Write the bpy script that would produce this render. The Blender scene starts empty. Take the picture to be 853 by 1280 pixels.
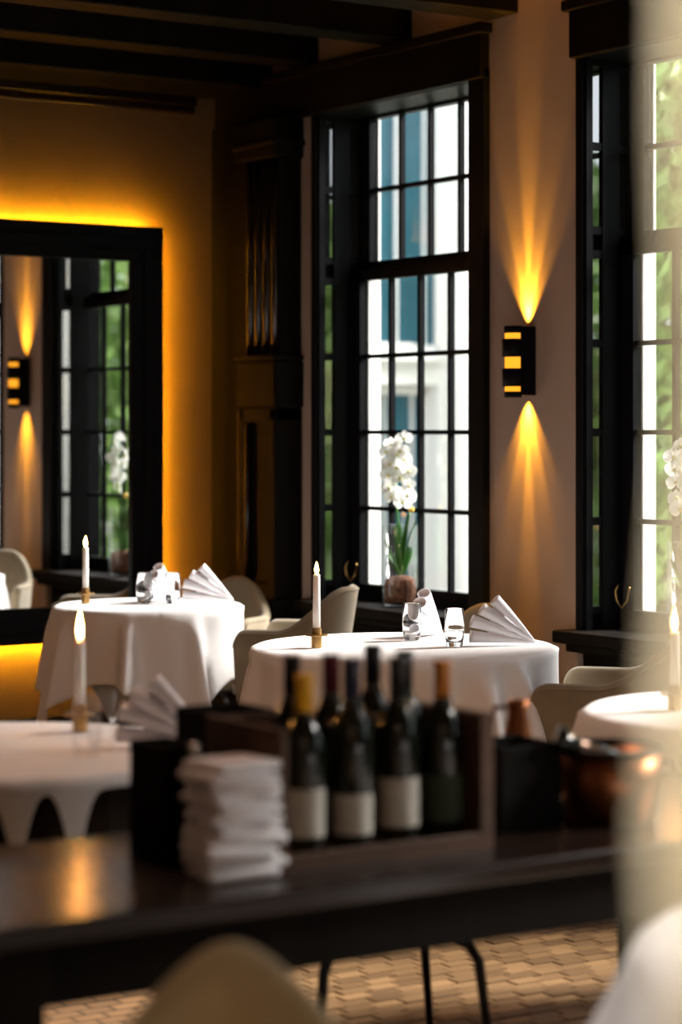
import bpy, math, random
from math import sin, cos, pi, sqrt, radians, atan2
from mathutils import Vector, Matrix
random.seed(11)
scene = bpy.context.scene
COL = scene.collection

# ------------------------------------------------------------------ camera, world, exposure
YAW = radians(33.4); FS, FC = sin(YAW), cos(YAW); FPX = 2850.0; CX = 426.5; HY = 540.0; CZ = 1.40
cam_data = bpy.data.cameras.new('camera')
cam_data.sensor_fit = 'AUTO'; cam_data.sensor_width = 36.0
cam_data.lens = 36.0 * FPX / 1280.0
cam_data.shift_y = -(640.0 - HY) / 1280.0
cam_data.clip_start = 0.05; cam_data.clip_end = 300
cam_data.dof.use_dof = True
cam_data.dof.focus_distance = 7.15
cam_data.dof.aperture_fstop = 1.9
cam = bpy.data.objects.new('camera', cam_data); COL.objects.link(cam)
cam.location = (0, 0, CZ); cam.rotation_euler = (pi/2, 0, -YAW)
scene.camera = cam

W = bpy.data.worlds.new('world'); scene.world = W; W.use_nodes = True
bg = W.node_tree.nodes['Background']
bg.inputs['Color'].default_value = (0.88, 0.95, 1.0, 1)
bg.inputs['Strength'].default_value = 2.2

scene.view_settings.view_transform = 'Standard'
scene.view_settings.look = 'None'
scene.view_settings.gamma = 1.0
scene.view_settings.use_curve_mapping = False
scene.view_settings.exposure = 0.35
try:
    scene.cycles.max_bounces = 10; scene.cycles.transparent_max_bounces = 16
    scene.cycles.sample_clamp_indirect = 6.0
except Exception:
    pass

def lamp(kind, name, loc, energy, color, rot=None, **kw):
    d = bpy.data.lights.new(name, kind); d.energy = energy; d.color = color
    for k, v in kw.items(): setattr(d, k, v)
    o = bpy.data.objects.new(name, d); COL.objects.link(o); o.location = loc
    if rot: o.rotation_euler = rot
    return o
# sun of a bright hazy day, high and from the garden side
sd = Vector((-.95*cos(radians(36)), .30*cos(radians(36)), -sin(radians(36))))
lamp('SUN', 'sun', (0, 0, 6), 17.0, (1.0, 0.96, 0.90), sd.to_track_quat('-Z', 'Y').to_euler(), angle=radians(22))
# unseen warm fill lamps, added to lift the shaded cloth fronts and foreground
for (lx, ly, e) in ((2.3, 4.3, 11), (2.6, 6.4, 4), (-0.4, -0.8, 12)):
    lamp('AREA', 'fill_lamp', (lx, ly, 2.88), e, (1.0, 0.60, 0.42), (0, 0, 0), size=0.5)

# unseen spot, added to brighten the translucent sheet near the camera
lamp('SPOT', 'fill_spot', (.42, -.10, 2.9), 900, (1.0, .90, .72), (Vector((.62, .52, 1.2))-Vector((.42, -.10, 2.9))).to_track_quat('-Z', 'Y').to_euler(), spot_size=radians(34), spot_blend=.6, shadow_soft_size=.05)
lamp('SPOT', 'fill_spot', (2.45, 1.95, 2.9), 220, (1.0, .97, .93), (0, 0, 0), spot_size=radians(44), spot_blend=.5, shadow_soft_size=.05)  # second added spot, out of view, whitens the bottom-right tablecloth
# ------------------------------------------------------------------ mapping photo pixels to places
def ray(px):
    t = (px - CX) / FPX
    return FS + FC*t, FC - FS*t                     # world x,y per unit depth
def at_d(px, d):
    a, b = ray(px); return a*d, b*d
def on_x(px, X):                                    # on the plane x = X
    a, b = ray(px); d = X/a; return b*d, d
def on_y(px, Y):
    a, b = ray(px); d = Y/b; return a*d, d
def zof(py, d): return CZ - (py - HY)*d/FPX
XW, YB, ZC = 5.15, 8.765, 3.16
RIGHT = Vector((FC, -FS, 0)); FWD = Vector((FS, FC, 0))

# ------------------------------------------------------------------ mesh helpers
class MB:
    def __init__(s): s.v = []; s.f = []
    def add(s, vs, fs):
        o = len(s.v); s.v += [tuple(p) for p in vs]; s.f += [tuple(i+o for i in f) for f in fs]; return s
    def box(s, x0, x1, y0, y1, z0, z1):
        return s.add([(x0,y0,z0),(x1,y0,z0),(x1,y1,z0),(x0,y1,z0),(x0,y0,z1),(x1,y0,z1),(x1,y1,z1),(x0,y1,z1)],
            [(0,3,2,1),(4,5,6,7),(0,1,5,4),(1,2,6,5),(2,3,7,6),(3,0,4,7)])
    def loft(s, rings, closed=True, cap0=True, cap1=True):
        n = len(rings[0]); vs = [p for r in rings for p in r]; fs = []
        m = n if closed else n-1
        for i in range(len(rings)-1):
            for j in range(m):
                k = (j+1) % n
                fs.append((i*n+j, i*n+k, (i+1)*n+k, (i+1)*n+j))
        if cap0: fs.append(tuple(range(n-1, -1, -1)))
        if cap1: fs.append(tuple((len(rings)-1)*n + j for j in range(n)))
        return s.add(vs, fs)
    def lathe(s, prof, n=24, c=(0,0,0), cap0=True, cap1=True):
        return s.loft([[(c[0]+r*cos(2*pi*j/n), c[1]+r*sin(2*pi*j/n), c[2]+z) for j in range(n)] for r, z in prof], True, cap0, cap1)
    def tube(s, pts, rad, n=8):
        rings = []; P = [Vector(p) for p in pts]; rr = rad if isinstance(rad, (list, tuple)) else [rad]*len(P)
        up = Vector((0,0,1)); last = None
        for i, p in enumerate(P):
            t = (P[min(i+1, len(P)-1)] - P[max(i-1, 0)]).normalized()
            a = t.cross(up) if last is None else last - t*last.dot(t)
            if a.length < 1e-4: a = t.cross(Vector((1,0,0)))
            a.normalize(); b = t.cross(a); last = a
            rings.append([p + (a*cos(2*pi*j/n) + b*sin(2*pi*j/n))*rr[i] for j in range(n)])
        return s.loft(rings)
    def mesh(s, name, smooth=False):
        m = bpy.data.meshes.new(name); m.from_pydata(s.v, [], s.f); m.update()
        if smooth: m.polygons.foreach_set('use_smooth', [True]*len(m.polygons))
        return m
    def obj(s, name, mat, parent=None, smooth=False, bevel=0, seg=2, loc=None):
        return link(name, s.mesh(name, smooth), mat, parent, bevel, seg, loc)

def link(name, me, mat, parent=None, bevel=0, seg=2, loc=None):
    o = bpy.data.objects.new(name, me); COL.objects.link(o)
    if mat and not me.materials: me.materials.append(mat)
    if parent: o.parent = parent
    if bevel:
        b = o.modifiers.new('bevel', 'BEVEL'); b.width = bevel; b.segments = seg; b.limit_method = 'ANGLE'; b.angle_limit = radians(40)
        me.polygons.foreach_set('use_smooth', [True]*len(me.polygons))
        try: b.harden_normals = True
        except Exception: pass
    if loc: o.location = loc
    return o
def tag(o, label=None, cat=None, group=None, kind=None):
    if label: o['label'] = label
    if cat: o['category'] = cat
    if group: o['group'] = group
    if kind: o['kind'] = kind
    return o
def thing(name, label, cat, loc=(0,0,0), rz=0, group=None):
    o = bpy.data.objects.new(name, None); COL.objects.link(o); o.empty_display_size = 0.1
    o.location = loc; o.rotation_euler = (0, 0, rz); return tag(o, label, cat, group)
def struct(name):
    o = bpy.data.objects.new(name, None); COL.objects.link(o); o['kind'] = 'structure'; return o
def kids(o): return [c for c in COL.objects if c.parent == o]
def copy_tree(o, label=None, loc=None, rz=None, parent=None):
    c = o.copy(); COL.objects.link(c)
    if parent: c.parent = parent
    for k in kids(o): copy_tree(k, parent=c)
    if label: c['label'] = label
    if loc is not None: c.location = loc
    if rz is not None: c.rotation_euler = (0, 0, rz)
    return c
def sstep(a, b, x):
    t = max(0, min(1, (x-a)/(b-a))); return t*t*(3-2*t)

# ------------------------------------------------------------------ materials (all procedural)
def mat(name, col, rough=0.5, metal=0.0, var=0.0, scale=8.0, bump=0.0, bscale=60.0, stretch=None, spec=0.5, **kw):
    m = bpy.data.materials.new(name); m.use_nodes = True
    nt = m.node_tree; b = nt.nodes['Principled BSDF']
    b.inputs['Base Color'].default_value = (*col, 1); b.inputs['Roughness'].default_value = rough
    b.inputs['Metallic'].default_value = metal; b.inputs['Specular IOR Level'].default_value = spec
    for k, v in kw.items(): b.inputs[k.replace('_', ' ')].default_value = v
    if var or bump:
        tc = nt.nodes.new('ShaderNodeTexCoord'); mp = nt.nodes.new('ShaderNodeMapping')
        if stretch: mp.inputs['Scale'].default_value = stretch
        nt.links.new(tc.outputs['Object'], mp.inputs['Vector'])
        if var:
            n = nt.nodes.new('ShaderNodeTexNoise'); n.inputs['Scale'].default_value = scale; n.inputs['Detail'].default_value = 5
            nt.links.new(mp.outputs[0], n.inputs['Vector'])
            r = nt.nodes.new('ShaderNodeValToRGB')
            r.color_ramp.elements[0].position = 0.3; r.color_ramp.elements[1].position = 0.7
            r.color_ramp.elements[0].color = (*[c*(1-var) for c in col], 1); r.color_ramp.elements[1].color = (*[min(1, c*(1+var)) for c in col], 1)
            nt.links.new(n.outputs['Fac'], r.inputs[0]); nt.links.new(r.outputs[0], b.inputs['Base Color'])
        if bump:
            n2 = nt.nodes.new('ShaderNodeTexNoise'); n2.inputs['Scale'].default_value = bscale; n2.inputs['Detail'].default_value = 3
            nt.links.new(mp.outputs[0], n2.inputs['Vector'])
            bp = nt.nodes.new('ShaderNodeBump'); bp.inputs['Strength'].default_value = bump; bp.inputs['Distance'].default_value = 0.01
            nt.links.new(n2.outputs['Fac'], bp.inputs['Height']); nt.links.new(bp.outputs[0], b.inputs['Normal'])
    return m
def emit(name, col, strength):
    m = bpy.data.materials.new(name); m.use_nodes = True; nt = m.node_tree; nt.nodes.clear()
    e = nt.nodes.new('ShaderNodeEmission'); e.inputs[0].default_value = (*col, 1); e.inputs[1].default_value = strength
    o = nt.nodes.new('ShaderNodeOutputMaterial'); nt.links.new(e.outputs[0], o.inputs[0]); return m
def pane_glass(name, tint=(1,1,1), ior=1.5):
    m = bpy.data.materials.new(name); m.use_nodes = True; nt = m.node_tree; nt.nodes.clear()
    t = nt.nodes.new('ShaderNodeBsdfTransparent'); t.inputs[0].default_value = (*tint, 1)
    g = nt.nodes.new('ShaderNodeBsdfGlossy'); g.inputs['Roughness'].default_value = 0.0
    f = nt.nodes.new('ShaderNodeFresnel'); gm_ = nt.nodes.new('ShaderNodeNewGeometry')      # same reflectance on both faces of the thin pane
    mr_ = nt.nodes.new('ShaderNodeMapRange'); mr_.inputs['To Min'].default_value = ior; mr_.inputs['To Max'].default_value = 1/ior
    nt.links.new(gm_.outputs['Backfacing'], mr_.inputs['Value']); nt.links.new(mr_.outputs[0], f.inputs[0])
    x = nt.nodes.new('ShaderNodeMixShader'); o = nt.nodes.new('ShaderNodeOutputMaterial')
    nt.links.new(f.outputs[0], x.inputs[0]); nt.links.new(t.outputs[0], x.inputs[1]); nt.links.new(g.outputs[0], x.inputs[2]); nt.links.new(x.outputs[0], o.inputs[0])
    return m
def sheet_mat(name):
    m = bpy.data.materials.new(name); m.use_nodes = True; nt = m.node_tree; nt.nodes.clear()
    t = nt.nodes.new('ShaderNodeBsdfTransparent'); t.inputs[0].default_value = (1, 1, 1, 1)
    tl = nt.nodes.new('ShaderNodeBsdfTranslucent'); tl.inputs[0].default_value = (.9, .82, .66, 1)
    df = nt.nodes.new('ShaderNodeBsdfDiffuse'); df.inputs[0].default_value = (.9, .84, .7, 1)
    a = nt.nodes.new('ShaderNodeMixShader'); a.inputs[0].default_value = .45
    x = nt.nodes.new('ShaderNodeMixShader'); x.inputs[0].default_value = .85
    o = nt.nodes.new('ShaderNodeOutputMaterial')
    nt.links.new(tl.outputs[0], a.inputs[1]); nt.links.new(df.outputs[0], a.inputs[2])
    nt.links.new(t.outputs[0], x.inputs[1]); nt.links.new(a.outputs[0], x.inputs[2]); nt.links.new(x.outputs[0], o.inputs[0])
    return m
def brick_mat():
    m = mat('brick_floor', (.30, .17, .08), .45)
    nt = m.node_tree; b = nt.nodes['Principled BSDF']
    tc = nt.nodes.new('ShaderNodeTexCoord'); br = nt.nodes.new('ShaderNodeTexBrick')
    br.inputs['Scale'].default_value = 1.0; br.inputs['Brick Width'].default_value = .0855; br.inputs['Row Height'].default_value = .0495
    br.inputs['Mortar Size'].default_value = .004
    br.inputs['Color1'].default_value = (.36, .20, .09, 1); br.inputs['Color2'].default_value = (.25, .14, .07, 1); br.inputs['Mortar'].default_value = (.03, .025, .02, 1)
    nt.links.new(tc.outputs['Object'], br.inputs['Vector']); nt.links.new(br.outputs['Color'], b.inputs['Base Color'])
    bp = nt.nodes.new('ShaderNodeBump'); bp.inputs['Strength'].default_value = .5; bp.inputs['Distance'].default_value = .004; bp.invert = True
    nt.links.new(br.outputs['Fac'], bp.inputs['Height']); nt.links.new(bp.outputs[0], b.inputs['Normal'])
    return m

def petal_mat():
    m = bpy.data.materials.new('orchid_petal'); m.use_nodes = True; nt = m.node_tree; nt.nodes.clear()
    n = nt.nodes.new('ShaderNodeTexNoise'); n.inputs['Scale'].default_value = 30
    r = nt.nodes.new('ShaderNodeValToRGB'); r.color_ramp.elements[0].color = (.84, .84, .82, 1); r.color_ramp.elements[1].color = (.93, .93, .92, 1)
    d = nt.nodes.new('ShaderNodeBsdfDiffuse'); t = nt.nodes.new('ShaderNodeBsdfTranslucent'); x = nt.nodes.new('ShaderNodeMixShader'); x.inputs[0].default_value = .5
    o = nt.nodes.new('ShaderNodeOutputMaterial')
    nt.links.new(n.outputs['Fac'], r.inputs[0]); nt.links.new(r.outputs[0], d.inputs[0]); nt.links.new(r.outputs[0], t.inputs[0])
    nt.links.new(d.outputs[0], x.inputs[1]); nt.links.new(t.outputs[0], x.inputs[2]); nt.links.new(x.outputs[0], o.inputs[0]); return m
M = dict(
    plaster=mat('mauve_plaster', (.37, .27, .215), .75, var=.06, scale=3, bump=.08, bscale=160),
    brown=mat('bronze_wall', (.085, .052, .026), .6, var=.3, scale=1.6, bump=.10, bscale=90),
    black=mat('black_paint', (.006, .006, .007), .42, bump=.03, bscale=40, spec=.06),
    black_wood=mat('black_wood', (.006, .0045, .0035), .6, var=.3, scale=14, bump=.12, bscale=60, stretch=(1, 1, .15), spec=.06),
    ceil=mat('ceiling_plaster', (.42, .31, .22), .8, var=.05, scale=4, bump=.05),
    dark_wood=mat('dark_wood', (.012, .006, .004), .25, var=.4, scale=9, bump=.06, bscale=40, stretch=(.25, 2, 2)),
    polish=mat('polished_black_wood', (.008, .005, .004), .22, var=.3, scale=14, bump=.10, bscale=30, stretch=(1, 1, .3), spec=.5),
    crate=mat('crate_wood', (.075, .032, .014), .55, var=.35, scale=10, bump=.15, bscale=50, stretch=(.3, 2, 2)),
    cloth=mat('white_linen', (.83, .81, .81), .8, bump=.10, bscale=420, spec=.15, Sheen_Weight=.15),
    napkin=mat('napkin_linen', (.80, .80, .84), .85, bump=.06, bscale=400, spec=.1),
    fold=mat('folded_linen', (.90, .88, .90), .9, bump=.12, bscale=200, spec=.1),
    cream=mat('lit_taupe_velvet', (.60, .54, .35), .85, var=.08, scale=10, bump=.08, bscale=300, spec=.1, Sheen_Weight=.25),  # taupe velvet again, daylight on the foreground chair put into its colour
    chair=mat('taupe_velvet', (.25, .20, .13), .85, var=.10, scale=10, bump=.08, bscale=300, spec=.1, Sheen_Weight=.25),
    metal=mat('black_metal', (.015, .015, .016), .35, metal=.6, bump=.02),
    brass=mat('brass', (.50, .30, .11), .30, metal=1.0, var=.15, scale=20, bump=.03, bscale=80),
    copper=mat('copper', (.30, .11, .045), .36, metal=1.0, var=.2, scale=14, bump=.05, bscale=40),
    wax=mat('wax', (.90, .88, .84), .45, Subsurface_Weight=.06, bump=.01),
    wick=mat('wick', (.02, .015, .01), .9, bump=.1),
    flame=emit('flame', (1.0, .42, .09), 130.0),
    led=emit('amber_led', (1.0, .455, .011), 390.0),
    sconce_glow=emit('sconce_lamp', (1.0, .36, .02), 1.25),
    glass=mat('clear_glass', (1, 1, 1), .0, Transmission_Weight=1.0, IOR=1.45),
    water=mat('water', (.96, .98, 1), .0, Transmission_Weight=1.0, IOR=1.33),
    pane=pane_glass('window_pane'),
    side_pane=mat('dark_pane', (.012, .016, .014), .03, spec=1.0, IOR=2.3, bump=.02, bscale=3),
    mirror=mat('mirror_silver', (.86, .87, .86), .004, metal=1.0),
    bottle=mat('bottle_glass', (.006, .009, .006), .08, bump=.01, spec=.6),
    label=mat('cream_paper', (.52, .49, .42), .8, var=.12, scale=60, bump=.05),
    label_dark=mat('green_paper', (.03, .045, .022), .8, var=.2, scale=50, bump=.05),
    yellow=mat('yellow_foil', (.95, .50, .02), .4, var=.1, scale=60, bump=.05),
    maroon=mat('maroon_foil', (.12, .012, .022), .4, var=.1, scale=60, bump=.05),
    navy=mat('navy_foil', (.012, .018, .05), .4, var=.1, scale=60, bump=.05),
    blackfoil=mat('black_foil', (.008, .008, .009), .4, var=.1, scale=60, bump=.05),
    orange=mat('orange_foil', (.55, .20, .03), .35, var=.1, scale=60, bump=.05),
    silver=mat('silver_foil', (.75, .78, .80), .25, metal=1.0, bump=.05, bscale=120),
    petal=petal_mat(),
    lip=mat('orchid_lip', (.70, .66, .30), .6, var=.2, scale=80, bump=.05),
    bud=mat('yellow_bud', (.75, .42, .03), .6, var=.1, scale=60, bump=.05),
    leaf=mat('orchid_leaf', (.06, .20, .035), .35, var=.3, scale=12, bump=.05),
    bark=mat('orchid_bark', (.12, .045, .02), .9, var=.6, scale=45, bump=.6, bscale=50),
    tree_leaf=mat('tree_leaf', (.15, .26, .06), .5, var=.5, scale=3, Subsurface_Weight=0.0, bump=.05),
    trunk=mat('tree_bark', (.08, .055, .04), .9, var=.4, scale=10, bump=.5),
    white_wall=mat('white_render', (.80, .79, .76), .8, var=.03, scale=2, bump=.05),
    white_trim=mat('white_gloss', (.82, .80, .78), .4, bump=.02),
    teal=mat('teal_glass', (.03, .10, .135), .06, spec=.3, var=.3, scale=.8, bump=.01, bscale=2),
    paving=mat('garden_paving', (.30, .28, .25), .9, var=.2, scale=3, bump=.3, bscale=30),
    lawn=mat('garden_lawn', (.10, .22, .04), .9, var=.4, scale=6, bump=.6, bscale=60),
    sheer=sheet_mat('haze_sheet'),
    brickfloor=brick_mat(),
    joint=mat('floor_bed', (.028, .022, .017), .9, var=.3, scale=20, bump=.2),
)
def brick_piece_mat():
    m = mat('clay_paver', (.33, .18, .08), .42, bump=.2, bscale=70)
    nt = m.node_tree; b = nt.nodes['Principled BSDF']
    oi = nt.nodes.new('ShaderNodeObjectInfo'); r = nt.nodes.new('ShaderNodeValToRGB')
    r.color_ramp.elements[0].color = (.15, .085, .04, 1); r.color_ramp.elements[1].color = (.33, .195, .09, 1)
    nt.links.new(oi.outputs['Random'], r.inputs[0]); nt.links.new(r.outputs[0], b.inputs['Base Color']); return m
M['brick'] = brick_piece_mat()

# ------------------------------------------------------------------ room shell
X0, Y0 = -2.2, -2.0
fl = struct('floor')
MB().box(X0-.2, XW+.25, Y0-.2, YB+.2, -.12, -.012).obj('bed', M['brickfloor'], fl)
# pavers that the photograph shows under the sideboard, each a piece
bm_ = MB().box(-.0405, .0405, -.0225, .0225, -.012, .0).mesh('brick'); bm_.materials.append(M['brick'])
nb = 0
for r in range(26):
    yy = 3.86 + r*.0495
    for c in range(30):
        xx = 2.40 + c*.0855 + (r % 3)*.0285
        dx = xx*FS + yy*FC; px = CX + FPX*(xx*FC - yy*FS)/dx; py = HY + FPX*CZ/dx
        if 200 < px < 800 and 1168 < py < 1285 and nb < 300:
            o = link('brick', bm_, None, fl); o.location = (xx, yy, random.uniform(-.002, .0015)); o.rotation_euler.z = random.uniform(-.012, .012); nb += 1

wb = struct('wall_back')
MB().box(X0-.2, XW+.3, YB, YB+.2, -.1, ZC+.1).obj('plaster', M['brown'], wb)
wl = struct('wall_left'); MB().box(X0-.2, X0, Y0-.2, YB+.2, -.1, ZC+.1).obj('plaster', M['plaster'], wl)
wf = struct('wall_front'); MB().box(X0-.2, XW+.3, Y0-.2, Y0, -.1, ZC+.1).obj('plaster', M['plaster'], wf)

PITCH = 1.737
WIN = []                                            # (y_near, y_far) of the whole framed bay, far first
for i in range(5): WIN.append((6.80 - PITCH*i, 8.02 - PITCH*i))
ZS, ZT = .70, 2.76                                  # sill top, opening top
wr = struct('wall_right')
m = MB()
edges = [YB+.1]
for (a, b) in WIN: edges += [b, a]
edges.append(Y0-.1)
for k in range(0, len(edges), 2):
    m.box(XW, 5.41, edges[k+1], edges[k], -.1, ZC+.1)
for (a, b) in WIN:
    m.box(XW, 5.41, a, b, ZT, ZC+.1)
m.obj('plaster', M['plaster'], wr)
mo = MB()                                           # white outside skin
for k in range(0, len(edges), 2): mo.box(5.411, 5.43, edges[k+1]-.005, edges[k]+.005, -.4, 6)
for (a, b) in WIN: mo.box(5.411, 5.43, a, b, ZT-.02, 6)
for (a, b) in WIN: mo.box(5.411, 5.43, a, b, -.4, ZS+.03)
mo.obj('outer_render', M['white_wall'], wr)
mp = MB()
for (a, b) in WIN:
    mp.box(5.17, 5.40, a, b, -.1, ZS-.045)
    n = 3
    for q in range(n):
        ya = a + .04 + (b-a-.04)/n*q; yb = ya + (b-a-.04)/n - .04
        mp.box(5.155, 5.17, ya, yb, .10, ZS-.12)
mp.obj('panelling', M['black_wood'], wr, bevel=.006)

# ceiling and beams
ce = struct('ceiling')
MB().box(X0-.2, XW+.3, Y0-.2, YB+.2, ZC, ZC+.12).obj('plaster', M['ceil'], ce)
yb0 = on_x(649, XW)[0]; bw = on_x(614, XW)[0] - yb0
step = on_x(520, XW)[0] + .02 - yb0
bys = [yb0 + step*k for k in range(-7, 3)]
for y in bys:
    MB().box(X0, XW-.001, y, y+bw, 2.935, ZC).obj('beam', M['black_wood'], ce, bevel=.008)
MB().box(X0, XW-.001, 8.34, YB-.001, 2.875, ZC).obj('beam', M['black_wood'], ce, bevel=.008)
tr = struct('trim_1')                               # stepped black cornice on the back wall
MB().box(X0, 5.0, YB-.035, YB, 2.835, 2.875).box(X0, 5.0, YB-.018, YB, 2.80, 2.835).obj('moulding', M['dark_wood'], tr, bevel=.006)
tr = struct('trim_2')                               # dark head board that runs along the window wall
MB().box(5.105, XW, 6.80, YB-.002, 2.72, 2.90).box(5.085, XW, 6.78, YB-.002, 2.885, 2.925).obj('head_board', M['black_wood'], tr, bevel=.006)
tr = struct('trim_3')
MB().box(5.105, XW, WIN[1][0], WIN[1][1], 2.72, 2.90).box(5.085, XW, WIN[1][0]-.02, WIN[1][1]+.02, 2.885, 2.925).obj('head_board', M['black_wood'], tr, bevel=.006)
bs = struct('baseboard_back')
MB().box(X0, XW, YB-.05, YB, 0, .185).box(X0, XW, YB-.062, YB, .185, .20).obj('skirting', M['dark_wood'], bs, bevel=.004)
bs = struct('baseboard_right')
for k in range(0, len(edges), 2): MB().box(XW-.02, XW, max(edges[k+1], Y0), min(edges[k], YB-.06), 0, .17).obj('skirting', M['black_wood'], bs, bevel=.004)

# corner post of dark carved wood
tr = struct('trim_4')
yp0 = on_x(379, XW)[0]; yp1 = yp0 + .30; xp = 5.02
MB().box(xp+.02, XW, yp0+.01, yp1-.02, 0, 2.74).obj('core', M['black_wood'], tr, bevel=.006)
def molded(y0, y1, z0, z1, r): return MB().tube([(xp+.02, (y0+y1)/2, z0), (xp+.02, (y0+y1)/2, z1)], r, 10)
for q in range(4):
    MB().tube([(xp+.022, yp0+.045+q*.066, z) for z in (1.73, 2.1, 2.55)], .021, 12).obj('flute', M['polish'], tr, smooth=True)
MB().box(xp-.015, XW, yp0-.012, yp1+.006, 1.50, 1.70).box(xp-.03, XW, yp0-.02, yp1+.02, 1.70, 1.725).obj('plinth_block', M['black_wood'], tr, bevel=.015)
lo = MB()
lo.box(xp-.008, XW, yp1-.045, yp1+.004, .74, 1.50).box(xp-.008, XW, yp0, yp0+.05, .74, 1.50).box(xp-.008, XW, yp0, yp1, .70, .76).box(xp-.008, XW, yp0, yp1, 1.44, 1.50)
lo.obj('panel_frame', M['black_wood'], tr, bevel=.010)
MB().tube([(xp, yp1+.002, .70), (xp, yp1+.002, 1.50)], .010, 10).obj('bead', M['polish'], tr, smooth=True)
MB().tube([(xp+.004, yp1-.055, .78), (xp+.004, yp1-.055, 1.43)], .013, 10).obj('bead', M['polish'], tr, smooth=True)
MB().box(XW-.06, XW, yp1-.02, YB-.001, 0, 2.74).obj('side_panel', M['black_wood'], tr)
MB().box(xp-.03, XW, yp0-.02, yp1+.02, 0, .70).obj('base', M['black_wood'], tr, bevel=.012)
MB().box(xp-.02, XW, yp0-.012, yp1+.012, 2.55, 2.72).box(xp-.035, XW, yp0-.025, yp1+.03, 2.60, 2.63).obj('capital', M['black_wood'], tr, bevel=.010)

# windows: black casing, two sashes of small panes, side light in the reveal, sill
pane_lo = MB().box(-.002, .002, -.094, .094, -.147, .147).mesh('pane'); pane_lo.materials.append(M['pane'])
pane_up = MB().box(-.002, .002, -.094, .094, -.139, .139).mesh('pane'); pane_up.materials.append(M['pane'])
def window(n, a, b):
    w = struct('window_%d' % n)
    f = MB()
    f.box(5.12, XW+.01, a, a+.10, ZS, ZT).box(5.135, XW+.01, b-.035, b, ZS, ZT)          # casing on the wall
    f.box(XW, 5.41, a, a+.10, ZS, ZT)                                                     # near reveal
    f.box(XW, 5.405, b-.02, b, ZS, ZT).box(XW, 5.40, a, b, ZT-.04, ZT)                    # far reveal, head
    f.obj('casing', M['black'], w, bevel=.006)
    MB().box(5.06, 5.33, a-.05, b+.04, ZS-.045, ZS).box(5.09, 5.16, a, b, ZS-.075, ZS-.045).obj('sill', M['black_wood'], w, bevel=.008)
    g0, g1 = b-.111, b-1.140                                                              # glass from far to near
    p = (g0-g1)/5
    s = MB()                                                                              # lower sash
    s.box(5.31, 5.35, g0, b-.02, ZS, 2.075).box(5.31, 5.35, a+.09, g1, ZS, 2.075)
    s.box(5.31, 5.35, a+.09, b-.02, ZS, .768).box(5.31, 5.35, a+.09, b-.02, 2.03, 2.075)
    for k in range(1, 5): s.box(5.318, 5.342, g0-k*p-.009, g0-k*p+.009, .76, 2.04)
    for k in range(1, 4): s.box(5.317, 5.343, g1, g0, .768+.3155*k-.009, .768+.3155*k+.009)
    lower = s.obj('lower_sash', M['black'], w)
    for c in range(5):
        for r in range(4):
            o = link('pane', pane_lo, None, lower); o.location = (5.33, g0-(c+.5)*p, .768+.3155*(r+.5))
    s = MB()                                                                              # upper sash, 5 cm further out
    s.box(5.36, 5.40, g0, b-.02, 2.07, ZT).box(5.36, 5.40, a+.09, g1, 2.07, ZT)
    s.box(5.36, 5.40, a+.09, b-.02, 2.065, 2.114).box(5.36, 5.40, a+.09, b-.02, 2.709, ZT)
    for k in range(1, 5): s.box(5.368, 5.392, g0-k*p-.009, g0-k*p+.009, 2.10, 2.72)
    s.box(5.367, 5.393, g1, g0, 2.4115-.009, 2.4115+.009)
    upper = s.obj('upper_sash', M['black'], w)
    for c in range(5):
        for r in range(2):
            o = link('pane', pane_up, None, upper); o.location = (5.38, g0-(c+.5)*p, 2.114+.2975*(r+.5))
    sl = MB()                                                                             # side light standing in the far reveal
    zs = [.768+.3155*k for k in range(5)] + [2.114, 2.4115, 2.709]
    for (xa, xb) in ((5.152, 5.180), (5.226, 5.304), (5.348, 5.405)):
        sl.box(xa, xb, b-.045, b-.02, ZS, ZT-.04).box(xa, xb if xb < 5.3 else 5.306, a+.10, a+.125, ZS, ZT-.04)
    for z in zs: sl.box(5.16, 5.40, b-.042, b-.02, z-.014, z+.014).box(5.16, 5.30, a+.10, a+.122, z-.014, z+.014)
    side = sl.obj('side_light', M['black'], w)
    for (xa, xb) in ((5.180, 5.226), (5.304, 5.348)):
        for k in range(7):
            if k == 4: continue
            if xa < 5.2: MB().box(xa, xb, a+.108, a+.114, zs[k]+.012, zs[k+1]-.012).obj('side_pane', M['side_pane'], side)
            MB().box(xa, xb, b-.034, b-.028, zs[k]+.012, zs[k+1]-.012).obj('side_pane', M['side_pane'], side)
    ex = MB()                                                                             # white outside stops
    ex.box(5.352, 5.41, b-.118, b-.02, ZS, 2.062).box(5.401, 5.41, b-.118, b-.02, 2.062, ZT)
    ex.box(5.352, 5.41, a+.05, a+.085, ZS, 2.062)
    ex.obj('outer_stop', M['white_trim'], w)
    lt = MB().box(5.285, 5.31, (a+b)/2-.012, (a+b)/2+.012, .735, .752).box(5.29, 5.30, (a+b)/2-.03, (a+b)/2+.03, .752, .758)
    lt.obj('sash_lift', M['brass'], w)
    hk = MB().tube([(5.285, b-.06, .86), (5.27, b-.06, .835), (5.275, b-.062, .80), (5.29, b-.07, .775), (5.30, b-.09, .80), (5.30, b-.10, .84), (5.285, b-.12, .85)], .004, 6)
    hk.obj('stay_hook', M['brass'], w, smooth=True)
    return w
for i, (a, b) in enumerate(WIN): window(i+1, a, b)

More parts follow.
